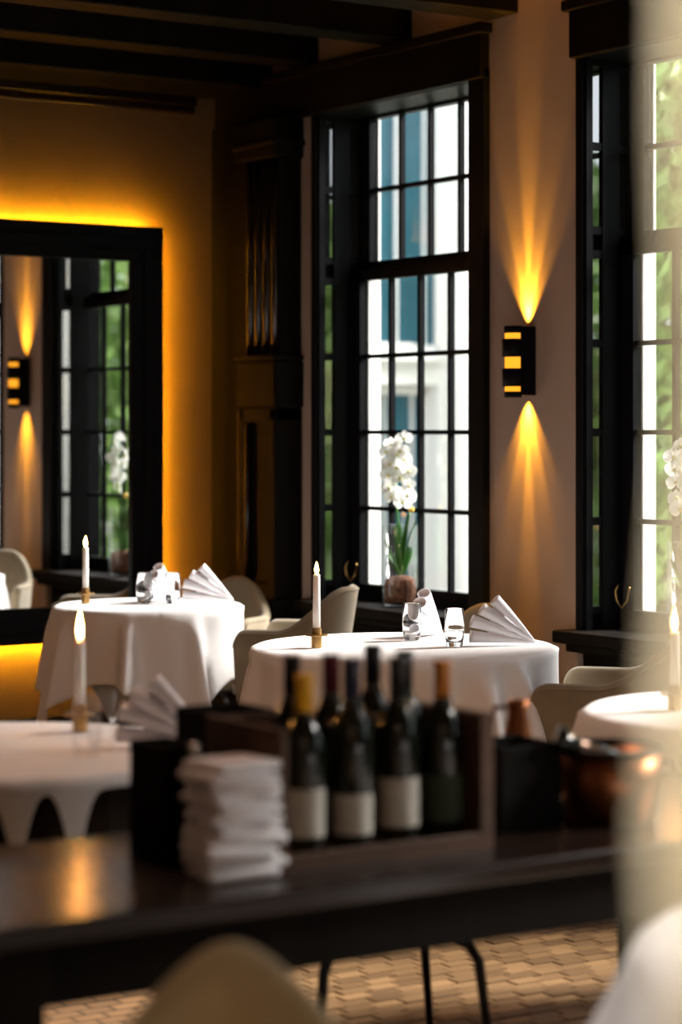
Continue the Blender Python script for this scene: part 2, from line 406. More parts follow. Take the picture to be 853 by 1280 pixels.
# ------------------------------------------------------------------ big mirror with light behind it
xr = on_y(197, YB-.06)[0]; xl = xr - 1.62; zt, zb = 2.285, .512; fw = .152
mr = thing('wall_mirror', 'large black framed mirror on the back wall with amber light glowing behind it', 'mirror', (xl, YB-.005, zb))
def rel(mb): mb.v = [(x-xl, y-(YB-.005), z-zb) for x, y, z in mb.v]; return mb
fy0, fy1 = YB-.116, YB-.057
for nm, (x0, x1, z0, z1) in dict(a=(xl, xr, zt-fw, zt), b=(xl, xr, zb, zb+fw), c=(xl, xl+fw, zb+fw, zt-fw), d=(xr-fw, xr, zb+fw, zt-fw)).items():
    r_ = MB().box(x0, x1, fy0, fy1, z0, z1)
    if z1-z0 > fw+.01: r_.box(x0+.05, x1-.05, fy0-.014, fy0, z0-.05, z1+.05)
    else: r_.box(x0+.05, x1-.05, fy0-.014, fy0, z0+.05, z1-.05)
    rel(r_).obj('frame_rail', M['black'], mr, bevel=.006)
rel(MB().box(xl+fw-.01, xr-fw+.01, fy0+.022, fy0+.034, zb+fw-.01, zt-fw+.01)).obj('mirror_glass', M['mirror'], mr)
rel(MB().box(xl+.10, xr-.10, fy1, YB-.006, zb+.10, zt-.10)).obj('backing', M['black'], mr)
for (x0, x1, z0, z1) in ((xl+.03, xr-.03, zt-.036, zt-.016), (xl+.03, xr-.03, zb+.016, zb+.036), (xl+.016, xl+.036, zb+.04, zt-.04), (xr-.036, xr-.016, zb+.04, zt-.04)):
    rel(MB().box(x0, x1, fy1+.001, fy1+.003, z0, z1)).obj('light_strip', M['led'], mr)

# ------------------------------------------------------------------ wall sconce
ys, dsc = on_x(661, XW); zs_ = 1.655
sc = thing('wall_sconce', 'black cylinder wall lamp with slotted bands on the plaster between the two windows', 'lamp', (XW, ys, zs_))
def half(r, z0, z1, cx=-.062, th=.004, n=20):
    mb = MB()
    ring = lambda rr, z: [(cx + rr*cos(a), rr*sin(a), z) for a in [pi*.5 + pi*j/n for j in range(n+1)]]
    A0, A1, B0, B1 = ring(r, z0), ring(r, z1), ring(r-th, z0), ring(r-th, z1)
    N = n+1; vs = A0+A1+B0+B1; fs = []
    for j in range(n):
        fs += [(j, j+1, N+j+1, N+j), (2*N+j+1, 2*N+j, 3*N+j, 3*N+j+1), (N+j, N+j+1, 3*N+j+1, 3*N+j), (j+1, j, 2*N+j, 2*N+j+1)]
    fs += [(0, N, 3*N, 2*N), (n, 2*N+n, 3*N+n, N+n)]
    return mb.add(vs, fs)
MB().box(-.066, -.058, -.044, .044, -.122, .128).box(-.058, 0, -.044, -.038, -.122, .128).box(-.058, 0, .038, .044, -.122, .128).obj('back_plate', M['black'], sc, bevel=.002)
half(.036, -.128, .128).obj('inner_tube', M['brass'], sc, smooth=True)
half(.047, .017, .083).obj('band', M['black'], sc, smooth=True)
half(.047, -.090, -.024).obj('band', M['black'], sc, smooth=True)
half(.040, .104, .130).obj('rim', M['black'], sc, smooth=True)
half(.040, -.130, -.108).obj('rim', M['black'], sc, smooth=True)
half(.0372, -.108, -.090, th=.0005).obj('glow_slot', M['sconce_glow'], sc, smooth=True)
half(.0372, -.024, .017, th=.0005).obj('glow_slot', M['sconce_glow'], sc, smooth=True)
half(.0372, .083, .104, th=.0005).obj('glow_slot', M['sconce_glow'], sc, smooth=True)
AMB = (1.0, .46, .03)
for sgn in (1, -1):
    for (ang, e, bl, dx) in ((14, 130, .9, .020), (42, 60, .55, .020), (70, 22, .6, .024)):
        rot = (pi, 0, 0) if sgn > 0 else (0, 0, 0)
        lamp('SPOT', 'sconce_beam', (XW-dx, ys, zs_+sgn*.112), e*(1 if sgn > 0 else .8), AMB, rot, spot_size=radians(ang), spot_blend=bl, shadow_soft_size=.004)

# ------------------------------------------------------------------ tables with cloths
def wrap(a): return (a+pi) % (2*pi) - pi
CAMDIR = atan2(-FC, -FS)                            # direction from a table to the camera
def table(px, d, R, label, ztop=.745):
    x, y = at_d(px, d)
    t = thing('dining_table', label, 'table', (x, y, 0), 0, 'round dining tables')
    MB().lathe([(R-.012, ztop-.03), (R-.002, ztop-.025), (R-.002, ztop-.006), (R-.012, ztop-.002)], 48).obj('tabletop', M['dark_wood'], t)
    MB().lathe([(.055, .02), (.045, .1), (.04, .68), (.10, ztop-.03)], 20).obj('pedestal', M['metal'], t, smooth=True)
    MB().lathe([(.25, 0), (.25, .012), (.20, .022), (.05, .05)], 32).obj('foot', M['metal'], t)
    return x, y
def cloth(x, y, R, label, S, corner, nf, amp, seed, flare=.14, ztop=.748, drop=None, sharp=1.5, press=(), pk=None):
    rnd = random.Random(seed); NA, NS = 288, 20
    peaks = [(CAMDIR + 2*pi*(i+rnd.uniform(-.3, .3))/nf, rnd.uniform(.45, 1)) for i in range(nf)]
    if pk: peaks = [(CAMDIR+radians(a_), w_) for a_, w_ in pk]
    rings = []
    for k in range(5): rings.append([(R*.97*(k+.4)/4.4*cos(2*pi*j/NA), R*.97*(k+.4)/4.4*sin(2*pi*j/NA), ztop) for j in range(NA)])
    for k in range(NS+1):
        s = k/NS; ring = []
        for j in range(NA):
            th = 2*pi*j/NA
            if drop is not None: L = drop(th)
            else:
                q = abs(wrap(4*(th-corner)))/4      # angle from nearest corner
                L = min(S/2/cos(pi/4-q), S*.695) - R
            u = s*L
            fold = sum(w_*math.exp(-(abs(wrap(th-a_))/.085)**2) for a_, w_ in peaks)
            q = abs(wrap(4*(th-corner)))/4
            cn = math.exp(-(q/.20)**2) if drop is None else 0
            g = sstep(0, .10, u)
            rad = R + .004 + .010*sstep(0, .02, u) + flare*u*.55 + amp*g*(u**.75)*(fold-.22) + cn*.16*u
            for (pa, pw) in press: rad = R + .006 + (rad-R-.006)*(1-.95*math.exp(-(abs(wrap(th-pa))/pw)**4))
            z = ztop - (u if u > .02 else u*u/.04 + 0*u) + 0.0
            z = ztop - max(0, u-.008) * (1 - .06*flare)
            if u < .02: rad = R*.985 + (R*.015+.010)*sin(min(1, u/.02)*pi/2)
            ring.append((rad*cos(th), rad*sin(th), z))
        rings.append(ring)
    mb = MB(); mb.loft(rings, True, True, False)
    o = mb.obj('tablecloth', M['cloth'], None, smooth=True, loc=(x, y, .0))
    so = o.modifiers.new('thick', 'SOLIDIFY'); so.thickness = .0018; so.offset = 1
    return tag(o, label, 'tablecloth', 'white tablecloths')
ZTOP = .7505
tx, ty = table(506, 6.97, .455, 'round table under the white cloth in front of the far window, two chairs drawn up')
cloth(tx, ty, .462, 'long white cloth with two fan napkins and a thin candle before the far window', 1.50, CAMDIR+radians(40), 11, .34, 5, pk=((27, .85), (43, 1.0), (58, .7), (78, .9), (9, .35), (-14, .25), (-38, .4), (-70, .6), (-105, .6), (-140, .8), (178, .6), (140, .8), (108, .6)), press=((atan2(5.27-ty, 4.37-tx), .50), (atan2(6.26-ty, 4.66-tx), .5)))
bx, by = table(186, 8.63, .345, 'small round table under the white cloth before the glowing mirror')
cloth(bx, by, .352, 'white cloth with hanging corners on the small table before the glowing mirror', 1.26, CAMDIR+radians(24), 9, .26, 8, press=((atan2(7.24-by, 4.52-bx), .46), (atan2(8.16-by, 4.64-bx), .55)))
rx, ry = table(966, 5.35, .43, 'round table under the cloth with one candle, cut by the right edge')
cloth(rx, ry, .437, 'white cloth under the candle at the right edge, behind the translucent sheet', 1.45, CAMDIR+radians(-20), 7, .12, 12)
lx, ly = table(2, 4.70, .42, 'round table under the short white cloth behind the left end of the dark sideboard')
LT = [o for o in COL.objects if o.name.startswith('dining_table')][-1]
MB().lathe([(.375, .59), (.385, .60), (.385, .714), (.375, .715)], 48).obj('apron', M['dark_wood'], LT)  # added dark ring, darkens the gaps below the short cloth
def short(th):
    L = .034
    for a in (radians(12), radians(26.5), radians(-6), radians(60), radians(-30), radians(-60), radians(95), radians(140), radians(-95), radians(-140), radians(180)):
        dd = abs(wrap(th-(CAMDIR+a))); L += .125*math.exp(-(dd/.062)**2)
    return L
cloth(lx, ly, .427, 'short white cloth with pointed folds on the table behind the sideboard, at left', 1.0, 0, 9, .02, 3, drop=short, flare=.05)
nx, ny = table(1218, 2.95, .40, 'near round table under the white cloth in the bottom right corner')
cloth(nx, ny, .407, 'bright white cloth in the bottom right corner, out of focus', 1.5, CAMDIR+radians(-68), 7, .10, 21, flare=.9)

# ------------------------------------------------------------------ tub chairs
def tub_chair(lo=.40, hi=1.52, arm=.17):
    t = thing('tub_chair', 'x', 'chair', (0,0,0), 0, 'taupe upholstered tub chairs')
    w = .285
    path = []                                       # (x, y, nx, ny, back weight, distance to arm end)
    NA = 12
    for i in range(NA): q_ = (i/NA)**1.7; path.append((-w, arm - (arm+.02)*q_, -1, 0, 0, (arm+.02)*q_))
    NB = 36
    for i in range(NB+1):
        a = pi + pi*i/NB
        path.append((w*cos(a), -.02 + .26*sin(a), cos(a), sin(a), 0, 1))
    for i in range(1, NA+1): q_ = 1-(1-i/NA)**1.7; path.append((w, -.02 + (arm+.02)*q_, 1, 0, 0, (arm+.02)*(1-q_)))
    rings = []; rim = []
    for (x, y, a, b, _, e) in path:
        ang = abs(atan2(x, -(y+.02))) if y < .3 else pi      # 0 at the back
        bw_ = 1 - sstep(lo, hi, ang)
        zt_ = .672 + .150*bw_
        if e < .06: zt_ -= .055*(1-sqrt(max(0, 1-((.06-e)/.06)**2)))
        zb_ = .36
        def pt(off, z):
            k = (z-zb_)/(.83-zb_); sc_ = .86 + .14*min(1.1, k) ** .8 if k > 0 else .86
            lean = -.050*max(0, k)*(1-sstep(.2, 1.7, ang))
            return ((x - a*off)*sc_, (y - b*off)*sc_*1.0 + lean, z)
        th = .048
        pr = [(.010, zb_), (0, zb_+.05), (0, zb_+.16), (0, zt_-.05), (.000, zt_-.015), (.008, zt_-.003), (th*.5, zt_+.004), (th-.008, zt_-.003), (th, zt_-.016), (th+.004, zt_-.06), (th+.010, zb_+.12), (th+.012, zb_+.04), (th, zb_)]
        rings.append([pt(o_, z_) for o_, z_ in pr]); rim.append(pt(.001, zt_-.011))
    MB().loft(rings).obj('shell', M['chair'], t, smooth=True)
    MB().tube(rim, .0038, 6).obj('piping', M['chair'], t, smooth=True)
    def ring(sx, sy, z, n=40):
        r = []
        for j in range(n):
            a = 2*pi*j/n; c, s_ = cos(a), sin(a); e = .55
            r.append((sx*math.copysign(abs(c)**e, c), -.02 + .88*sy*math.copysign(abs(s_)**e, s_), z))
        return r
    MB().loft([ring(.20, .205, .365), ring(.222, .23, .375), ring(.228, .245, .41), ring(.225, .24, .448), ring(.20, .215, .464), ring(.12, .13, .470)]).obj('seat', M['chair'], t, smooth=True)
    for sx in (-1, 1):
        for sy in (-1, 1):
            p = [(sx*.03, sy*.03, .372), (sx*.13, sy*.13, .368), (sx*.175, sy*.172, .35), (sx*.195, sy*.19, .31), (sx*.225, sy*.215, 0)]
            MB().tube(p, [.016, .015, .014, .013, .009], 10).obj('leg', M['metal'], t, smooth=True)
    MB().lathe([(.06, .365), (.06, .388)], 20).obj('hub', M['metal'], t)
    return t
ch = tub_chair()
def place(o, px, d, rz, label):
    x, y = at_d(px, d); o.location = (x, y, 0); o.rotation_euler.z = rz; o['label'] = label; return o
def place_w(x, y, rz, label):
    c = copy_tree(ch, label, (x, y, 0), rz); return c
place(ch, 752, 6.78, radians(40), 'taupe tub chair with pale piped rim right of the tumbler table, dark side towards us')
place(copy_tree(ch), 357, 8.58, radians(44), 'taupe tub chair beside the thin lit candle, its back towards the far window').scale = (.95, .84, 1)
nar = tub_chair(.05, 1.25)
nar.location = (4.66, 6.26, 0); nar.rotation_euler.z = radians(130); nar.scale = (.88, .88, .965)
nar['label'] = 'taupe tub chair behind the tumblers, only its rounded back showing above the white table'
c_ = copy_tree(nar, 'taupe tub chair at the right of the mirror table, back to the corner post', (4.70, 8.12, 0), radians(122)); c_.scale = (.90, .90, .96)
fgc = place(tub_chair(0, 1.02), 296, 2.53, pi-YAW+radians(4), 'out of focus taupe tub chair back coloured as lit, bottom edge before the sideboard'); fgc.scale = (.90, 1, .93)
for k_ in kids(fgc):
    if k_.name.split('.')[0] in ('shell', 'seat', 'piping'): k_.data.materials[0] = M['cream']  # lighter copy of the taupe velvet, coloured as if lit
c_ = place(copy_tree(ch), 470, 5.02, radians(165), 'tub chair hidden behind the wine crate, only its black legs showing below the sideboard'); c_.scale = (.9, .9, .84)

# ------------------------------------------------------------------ candles
def candle_set(px, base_y, top_y, wick_y, lab_s, lab_c, first=None, hold=.058):
    d = (CZ-ZTOP)*FPX/(base_y-HY); x, y = at_d(px, d)
    st = thing('candlestick', lab_s, 'candlestick', (x, y, ZTOP), 0, 'brass candlesticks')
    MB().lathe([(.0165, 0), (.0165, hold*.62), (.0165, hold*.68)], 24).obj('tube', M['brass'], st, smooth=False)
    MB().lathe([(.034, hold*.60), (.035, hold*.63), (.035, hold*.67), (.033, hold*.69)], 32).obj('drip_dish', M['brass'], st)
    MB().lathe([(.0150, hold*.68), (.0150, hold), (.0125, hold), (.0125, hold*.8)], 24).obj('collar', M['brass'], st)
    zc = hold*.8; zt_ = zof(top_y, d) - ZTOP; zw = zof(wick_y, d) - ZTOP
    cd = thing('candle', lab_c, 'candle', (x, y, ZTOP+zc), 0, 'white taper candles')
    h = zt_-zc
    MB().lathe([(.0115, 0), (.0113, h*.5), (.0105, h-.006), (.0095, h), (.006, h-.002)], 20).obj('taper', M['wax'], cd, smooth=True)
    MB().tube([(0, 0, h-.003), (.0005, 0, h+.006), (.0015, 0, h+.011)], .0011, 6).obj('wick', M['wick'], cd)
    fh = max(.018, zw-zt_)
    MB().lathe([(.0008, h+.002), (.0052, h+.002+fh*.12), (.0068, h+.002+fh*.32), (.0052, h+.002+fh*.55), (.0024, h+.002+fh*.8), (.0004, h+.002+fh)], 14).obj('flame', M['flame'], cd, smooth=True)
    return d
candle_set(396, 809, 718, 703, 'brass candlestick with a round drip dish on the table before the far window', 'lit white taper on the white table before the far window')
candle_set(107, 754, 684, 671, 'brass candlestick on the small table before the mirror', 'lit white taper on the small table before the mirror')
candle_set(843, 887, 790, 760, 'brass candlestick on the table at the right edge', 'lit white taper at the right edge behind the translucent sheet')
candle_set(100, 914, 800, 766, 'blurred brass candlestick on the near left table with the short cloth', 'blurred burning white taper on the near left table with the short cloth')

# ------------------------------------------------------------------ fan-folded napkins
def napkin_mesh():
    mb = MB(); n = 18
    for (el, ln, r, yo) in ((6, .205, .0205, -.002), (19, .210, .0215, .003), (32, .200, .0215, -.002), (46, .185, .021, .002)):
        e = radians(el); dr = Vector((-cos(e), 0, sin(e))); up = Vector((sin(e), 0, cos(e))); sd = Vector((0, 1, 0))
        tip = Vector((.105, yo*.3, .004))
        def ring(u, k):
            c = tip + dr*(ln*u) + Vector((0, yo*u, 0)) + up*(.002*sin(u*3))
            ry_ = (.003 + (r*1.10-.003)*u**.85)*k; rz_ = (.0022 + (r*.93-.0022)*u**.95)*k
            if el < 10: c = c + up*max(0, rz_*.9 - .004 - c.z)
            out = []
            for j in range(n):
                a = 2*pi*j/n + .4
                out.append(c + sd*(ry_*cos(a)) + up*(rz_*sin(a)))
            return out
        us = [0, .12, .3, .5, .7, .85, .96, 1.0]
        rings = [ring(u, 1) for u in us] + [ring(1.0, .90), ring(.8, .86), ring(.45, .78)]
        mb.loft(rings)
    # the sheet between the pleats
    mb.add([(.105, 0, .002), (-.05, -.006, .008), (-.025, -.006, .12), (-.05, .006, .008), (-.025, .006, .12)], [(0, 2, 1), (0, 3, 4), (1, 2, 4, 3), (0, 4, 2)])
    return mb.mesh('napkin', True)
nap = napkin_mesh()
def napkin(px, py, yaw, label, first=[None], sc_=1.0):
    d = (CZ-ZTOP)*FPX/(py-HY); x, y = at_d(px, d)
    o = link('fan_napkin', nap, M['napkin'])
    o.location = (x, y, ZTOP+.001); o.rotation_euler = (0, 0, yaw); o.scale = (sc_,)*3
    return tag(o, label, 'napkin', 'white fan folded napkins')
napkin(628, 806, -YAW+radians(6), 'white fan folded napkin lying side-on right of the tumblers by the sconce')
napkin(535, 795, radians(90)-YAW-radians(28), 'white fan folded napkin showing rolled ends behind the left tumbler by the sconce')
napkin(259, 752, -YAW+radians(4), 'white fan folded napkin lying side-on on the small mirror table', sc_=.96)
napkin(203, 751, radians(90)-YAW-radians(30), 'white fan folded napkin with rolled ends at the tumblers on the small mirror table', sc_=.96)
napkin(205, 933, -YAW-radians(4), 'blurred white fan folded napkin on the near left table behind the napkin stack', sc_=.98)

# ------------------------------------------------------------------ tumblers
def glass_mesh(h=.115, r=.030):
    return MB().lathe([(.001, 0), (r*.80, 0), (r*.86, .004), (r*.97, h*.25), (r, h*.5), (r*.93, h-.001), (r*.91, h), (r*.885, h-.002), (r*.95, h*.5), (r*.90, h*.25), (r*.76, .013), (.001, .012)], 28).mesh('tumbler', True)
gm = glass_mesh(); gm_thin = glass_mesh()
wm = MB().lathe([(.001, .0128), (.0222, .0135), (.0266, .029), (.0278, .046), (.001, .046)], 24).mesh('water', True)
def tumbler(px, py, label, full=False, thin=False):
    d = (CZ-ZTOP)*FPX/(py-HY); x, y = at_d(px, d)
    o = link('water_glass', gm_thin if thin else gm, M['pane'] if thin else M['glass']); o.location = (x, y, ZTOP+.0005); tag(o, label, 'glass', 'clear tumblers')
    if full: link('water', wm, M['water'], o)
tumbler(515, 800, 'clear tumbler in front of the rolled napkin ends on the table by the sconce')
tumbler(568.5, 808, 'clear tumbler standing alone between the two napkins on the table by the sconce', True)
tumbler(180, 754, 'clear tumbler left of the napkins on the small mirror table')
tumbler(216, 754, 'clear tumbler between the two napkins on the small mirror table', True)
tumbler(127, 935, 'blurred clear tumbler beside the napkin on the near left table', thin=True)
tumbler(108, 944, 'blurred clear tumbler nearest the sideboard on the near left table', thin=True)

# ------------------------------------------------------------------ orchids in glass vases on the sills
def flower_mesh():
    mb = MB()
    def petal(ang, ln, wd, tilt):
        c, s_ = cos(ang), sin(ang); rows = []
        for u, ww in ((.02, .15), (.25, .7), (.5, 1), (.75, .85), (.93, .45), (1, .12)):
            row = []
            for v in (-1, -.5, 0, .5, 1):
                lx_, ly_ = ln*u, wd*ww*v; lz_ = tilt*ln*u*u - .12*wd*v*v + .004
                row.append((lx_*c - ly_*s_, lx_*s_ + ly_*c, lz_))
            rows.append(row)
        mb.loft(rows, False, False, False)
    for a in (90, 210, 330): petal(radians(a), .034, .012, -.15)
    for a in (12, 168): petal(radians(a), .038, .022, .10)
    return mb.mesh('flower', True)
fm = flower_mesh()
lipm = MB().lathe([(.001, 0), (.006, .004), (.008, .010), (.004, .016), (.001, .018)], 10).mesh('lip', True)
def orchid(n, x, y, where, flip=1, rnd=None):
    rnd = random.Random(5+n)
    v = tag(MB().lathe([(.001, 0), (.070, 0), (.0725, .004), (.0725, .325), (.0705, .327), (.0685, .325), (.0685, .016), (.001, .015)], 40).obj('glass_vase', M['pane'], None, smooth=True, loc=(x, y, ZS+.0008)), 'clear cylinder vase of white orchid %s' % where, 'vase', 'glass vases on the sills')
    o = thing('orchid', 'white orchid with dark bark, in the vase %s' % where, 'plant', (x, y, ZS+.017), 0, 'orchids on the sills')
    rb = MB()
    for k in range(14):
        a = rnd.uniform(0, 6.28); rr = rnd.uniform(0, .042); z = rnd.uniform(.018, .085)
        rb.lathe([(.001, z-.018), (.017, z-.010), (.021, z), (.016, z+.010), (.001, z+.016)], 8, (rr*cos(a), rr*sin(a), 0))
    rb.lathe([(.03, .001), (.062, .003), (.064, .06), (.060, .092), (.04, .105), (.01, .11)], 18)
    rb.obj('root_ball', M['bark'], o, smooth=False)
    R_ = RIGHT*flip
    def pos(a, b, z): return RIGHT*a*flip + FWD*b + Vector((0, 0, z))
    stem = [pos(.0, 0, .08), pos(-.002, 0, .25), pos(-.012, 0, .36), pos(-.02, 0, .45), pos(-.02, 0, .54), pos(-.015, -.01, .62), pos(-.005, -.02, .665)]
    MB().tube(stem, [.006, .005, .0045, .004, .0035, .003, .002], 7).obj('stem', M['leaf'], o, smooth=True)
    for k, (a, ln, up_, wd) in enumerate(((20, .13, .16, .022), (160, .10, .20, .02), (60, .10, .28, .018), (-30, .09, .30, .016), (110, .08, .12, .02), (200, .05, .26, .015), (0, .06, .33, .015))):
        c, s_ = cos(radians(a)), sin(radians(a)); rows = []
        for u in (0, .2, .45, .7, .9, 1):
            ww = wd*(.35+.65*sin(min(1, u*1.1+.12)*pi*.86)) if u < 1 else .002
            rr = min(.062, ln*u*.8); zz = .09 + up_*(u*1.25 - .45*u*u)
            rows.append([(rr*c - ww*v_*s_, rr*s_ + ww*v_*c, zz + .006*abs(v_)) for v_ in (-1, 0, 1)])
        lf = MB().loft(rows, False, False, False).obj('leaf', M['leaf'], o, smooth=True)
        so = lf.modifiers.new('thick', 'SOLIDIFY'); so.thickness = .003
    # flowers down the spray
    spots = [(-.035, .645), (.015, .668), (-.052, .610), (-.012, .600), (.020, .580), (-.045, .565), (-.010, .552), (.028, .535), (-.045, .520), (-.005, .507), (.030, .480), (-.048, .470), (-.012, .452), (.032, .437), (-.030, .432), (.012, .410), (.0, .62)]
    for k, (a, z) in enumerate(spots):
        f = link('flower', fm, M['petal'], o); f.location = pos(a, rnd.uniform(-.035, .01), z - .01)
        face = Vector((-FS, -FC, 0)) + RIGHT*rnd.uniform(-.8, .8) + Vector((0, 0, rnd.uniform(-.45, .25)))
        f.rotation_euler = face.to_track_quat('Z', 'Y').to_euler(); sca = rnd.uniform(.85, 1.1); f.scale = (sca,)*3
        link('lip', lipm, M['lip'], f)
    MB().lathe([(.001, -.012), (.009, -.008), (.012, 0), (.008, .009), (.001, .013)], 12, (0, 0, 0)).obj('bud', M['bud'], o, smooth=True, loc=pos(.045, -.01, .372))
yv, dv = on_x(500.5, 5.225)
orchid(0, 5.225, yv, 'on the sill left of the sconce')
yv2, _ = on_x(862, 5.225)
orchid(1, 5.225, yv2, 'on the sill right of the sconce')

# ------------------------------------------------------------------ sideboard across the foreground
SZ = .67; sy0, sy1 = 3.07, 3.70; sx0, sx1 = 1.12, 3.30
sb = thing('sideboard', 'long dark polished wood sideboard table across the foreground', 'sideboard', (sx0, sy0, 0))
def srel(mb): mb.v = [(x-sx0, y-sy0, z) for x, y, z in mb.v]; return mb
srel(MB().box(sx0, sx1, sy0, sy1, SZ-.035, SZ)).obj('top', M['dark_wood'], sb, bevel=.006)
srel(MB().box(sx0+.05, sx1-.05, sy0+.03, sy0+.055, .535, SZ-.035)).obj('apron', M['black_wood'], sb)
srel(MB().box(sx0+.05, sx1-.05, sy1-.055, sy1-.03, .535, SZ-.035)).obj('apron', M['black_wood'], sb)
for x in (1.38, 3.12):
    for y in (sy0+.02, sy1-.12): srel(MB().box(x, x+.13, y, y+.10, 0, SZ-.035)).obj('leg', M['black_wood'], sb, bevel=.006)
def on_side(px, y):
    x, d = on_y(px, y); return x

# wine crate
cy0, cy1 = 3.19, 3.44; cxa, cxb = on_side(352, cy0), on_side(618, cy0); chh = .238
cr = thing('wine_crate', 'open wooden wine crate full of bottles on the sideboard', 'crate', (cxa, cy0, SZ))
def crel(mb): mb.v = [(x-cxa, y-cy0, z-SZ) for x, y, z in mb.v]; return mb
crel(MB().box(cxa, cxb, cy0, cy1, SZ, SZ+.014)).obj('bottom_panel', M['crate'], cr)
for (a, b) in ((cxa, cxa+.014), (cxb-.028, cxb)): crel(MB().box(a, b, cy0, cy1, SZ+.014, SZ+chh)).obj('end_panel', M['crate'], cr, bevel=.002)
for k in range(3): crel(MB().box(cxa+.014, cxb-.028, cy1-.012, cy1, SZ+.016+k*.074, SZ+.086+k*.074)).obj('back_slat', M['crate'], cr, bevel=.002)
crel(MB().box(cxa+.014, cxb-.028, cy0, cy0+.010, SZ+.014, SZ+.030)).obj('front_slat', M['crate'], cr, bevel=.002)
def wine_bottle(px, y, foil, lab, label, h=.305, cz=.80, lz=(.035, .115), lw=1.25, base=.0145):
    x = on_side(px, y); r = .0365
    b = thing('wine_bottle', label, 'bottle', (x, y, SZ+base), 0, 'wine bottles in the crate')
    MB().lathe([(.001, .006), (r*.75, 0), (r, .005), (r, h*.60), (r*.93, h*.66), (r*.62, h*.72), (.0155, h*.78), (.0138, h*.84), (.0138, h*.97), (.0155, h*.975), (.0155, h), (.001, h)], 24).obj('glass_body', M['bottle'], b, smooth=True)
    MB().lathe([(.0150, h*cz), (.0152, h*.97), (.0162, h*.975), (.0160, h+.001), (.001, h+.0012)], 18).obj('capsule', foil, b, smooth=True)
    if lab:
        n = 14; a0 = CAMDIR + .0; rr = r+.0006
        ring = lambda z: [(rr*cos(a0-lw+2*lw*j/n), rr*sin(a0-lw+2*lw*j/n), z) for j in range(n+1)]
        MB().loft([ring(lz[0]), ring(lz[1])], False, False, False).obj('label', lab, b, smooth=True)
    return b
F = 3.255; K = 3.365
wine_bottle(380, F, M['yellow'], M['label'], 'dark wine bottle with yellow capsule and cream label, front row of the crate', cz=.77)
wine_bottle(440, F, M['navy'], M['label'], 'dark wine bottle with navy capsule and low cream label, front row of the crate', lz=(.030, .098), h=.325)
wine_bottle(498, F, M['blackfoil'], M['label'], 'dark wine bottle with black capsule and largest cream label, front of the crate', lz=(.034, .118), h=.322)
wine_bottle(553, F, M['orange'], M['label_dark'], 'dark wine bottle with orange capsule and dark green label, front row of the crate', h=.312)
wine_bottle(365, K, M['blackfoil'], None, 'dark wine bottle with black capsule at the back left of the crate', h=.325)
wine_bottle(414, K, M['maroon'], None, 'dark wine bottle with maroon capsule in the back row of the crate', h=.322)
wine_bottle(466, K, M['blackfoil'], None, 'dark wine bottle with slim tall black neck in the middle of the back row', h=.335)
wine_bottle(506, K, M['blackfoil'], None, 'dark wine bottle in the back row beside the orange capsule', h=.32)

# dark boxes, oil bottle, jug, cooler
def dark_box(px0, px1, y, dy, h, label, m_=None):
    xa, xb = on_side(px0, y), on_side(px1, y)
    t = thing('dark_box', label, 'box', ((xa+xb)/2, y+dy/2, SZ), 0)
    w = (xb-xa)/2
    MB().box(-w, w, -dy/2, -dy/2+.012, 0, h).box(-w, w, dy/2-.012, dy/2, 0, h).box(-w, -w+.012, -dy/2+.012, dy/2-.012, 0, h).box(w-.012, w, -dy/2+.012, dy/2-.012, 0, h).obj('sides', m_ or M['black_wood'], t, bevel=.003)
    MB().box(-w+.012, w-.012, -dy/2+.012, dy/2-.012, 0, .012).obj('bottom', m_ or M['black_wood'], t)
dark_box(203, 252, 3.40, .12, .195, 'narrow black box left of the folded napkin stack on the sideboard')
dark_box(268, 348, 3.46, .14, .235, 'dark wooden box behind the folded napkin stack, left of the wine crate')
dark_box(626, 704, 3.30, .14, .155, 'low black box between the wine crate and the copper cooler')
x_, y_ = on_side(243, 3.34), 3.34
ob = thing('oil_bottle', 'small clear glass bottle peeping over the left of the folded napkin stack', 'bottle', (x_, y_, SZ))
MB().lathe([(.001, .003), (.020, 0), (.022, .004), (.022, .12), (.012, .145), (.010, .175), (.012, .178), (.012, .19), (.009, .19), (.009, .15), (.019, .12), (.019, .008), (.001, .008)], 20).obj('glass_body', M['glass'], ob, smooth=True)
MB().lathe([(.0088, .165), (.0088, .185), (.011, .1905), (.011, .203), (.004, .206)], 14).obj('stopper', M['silver'], ob, smooth=True)

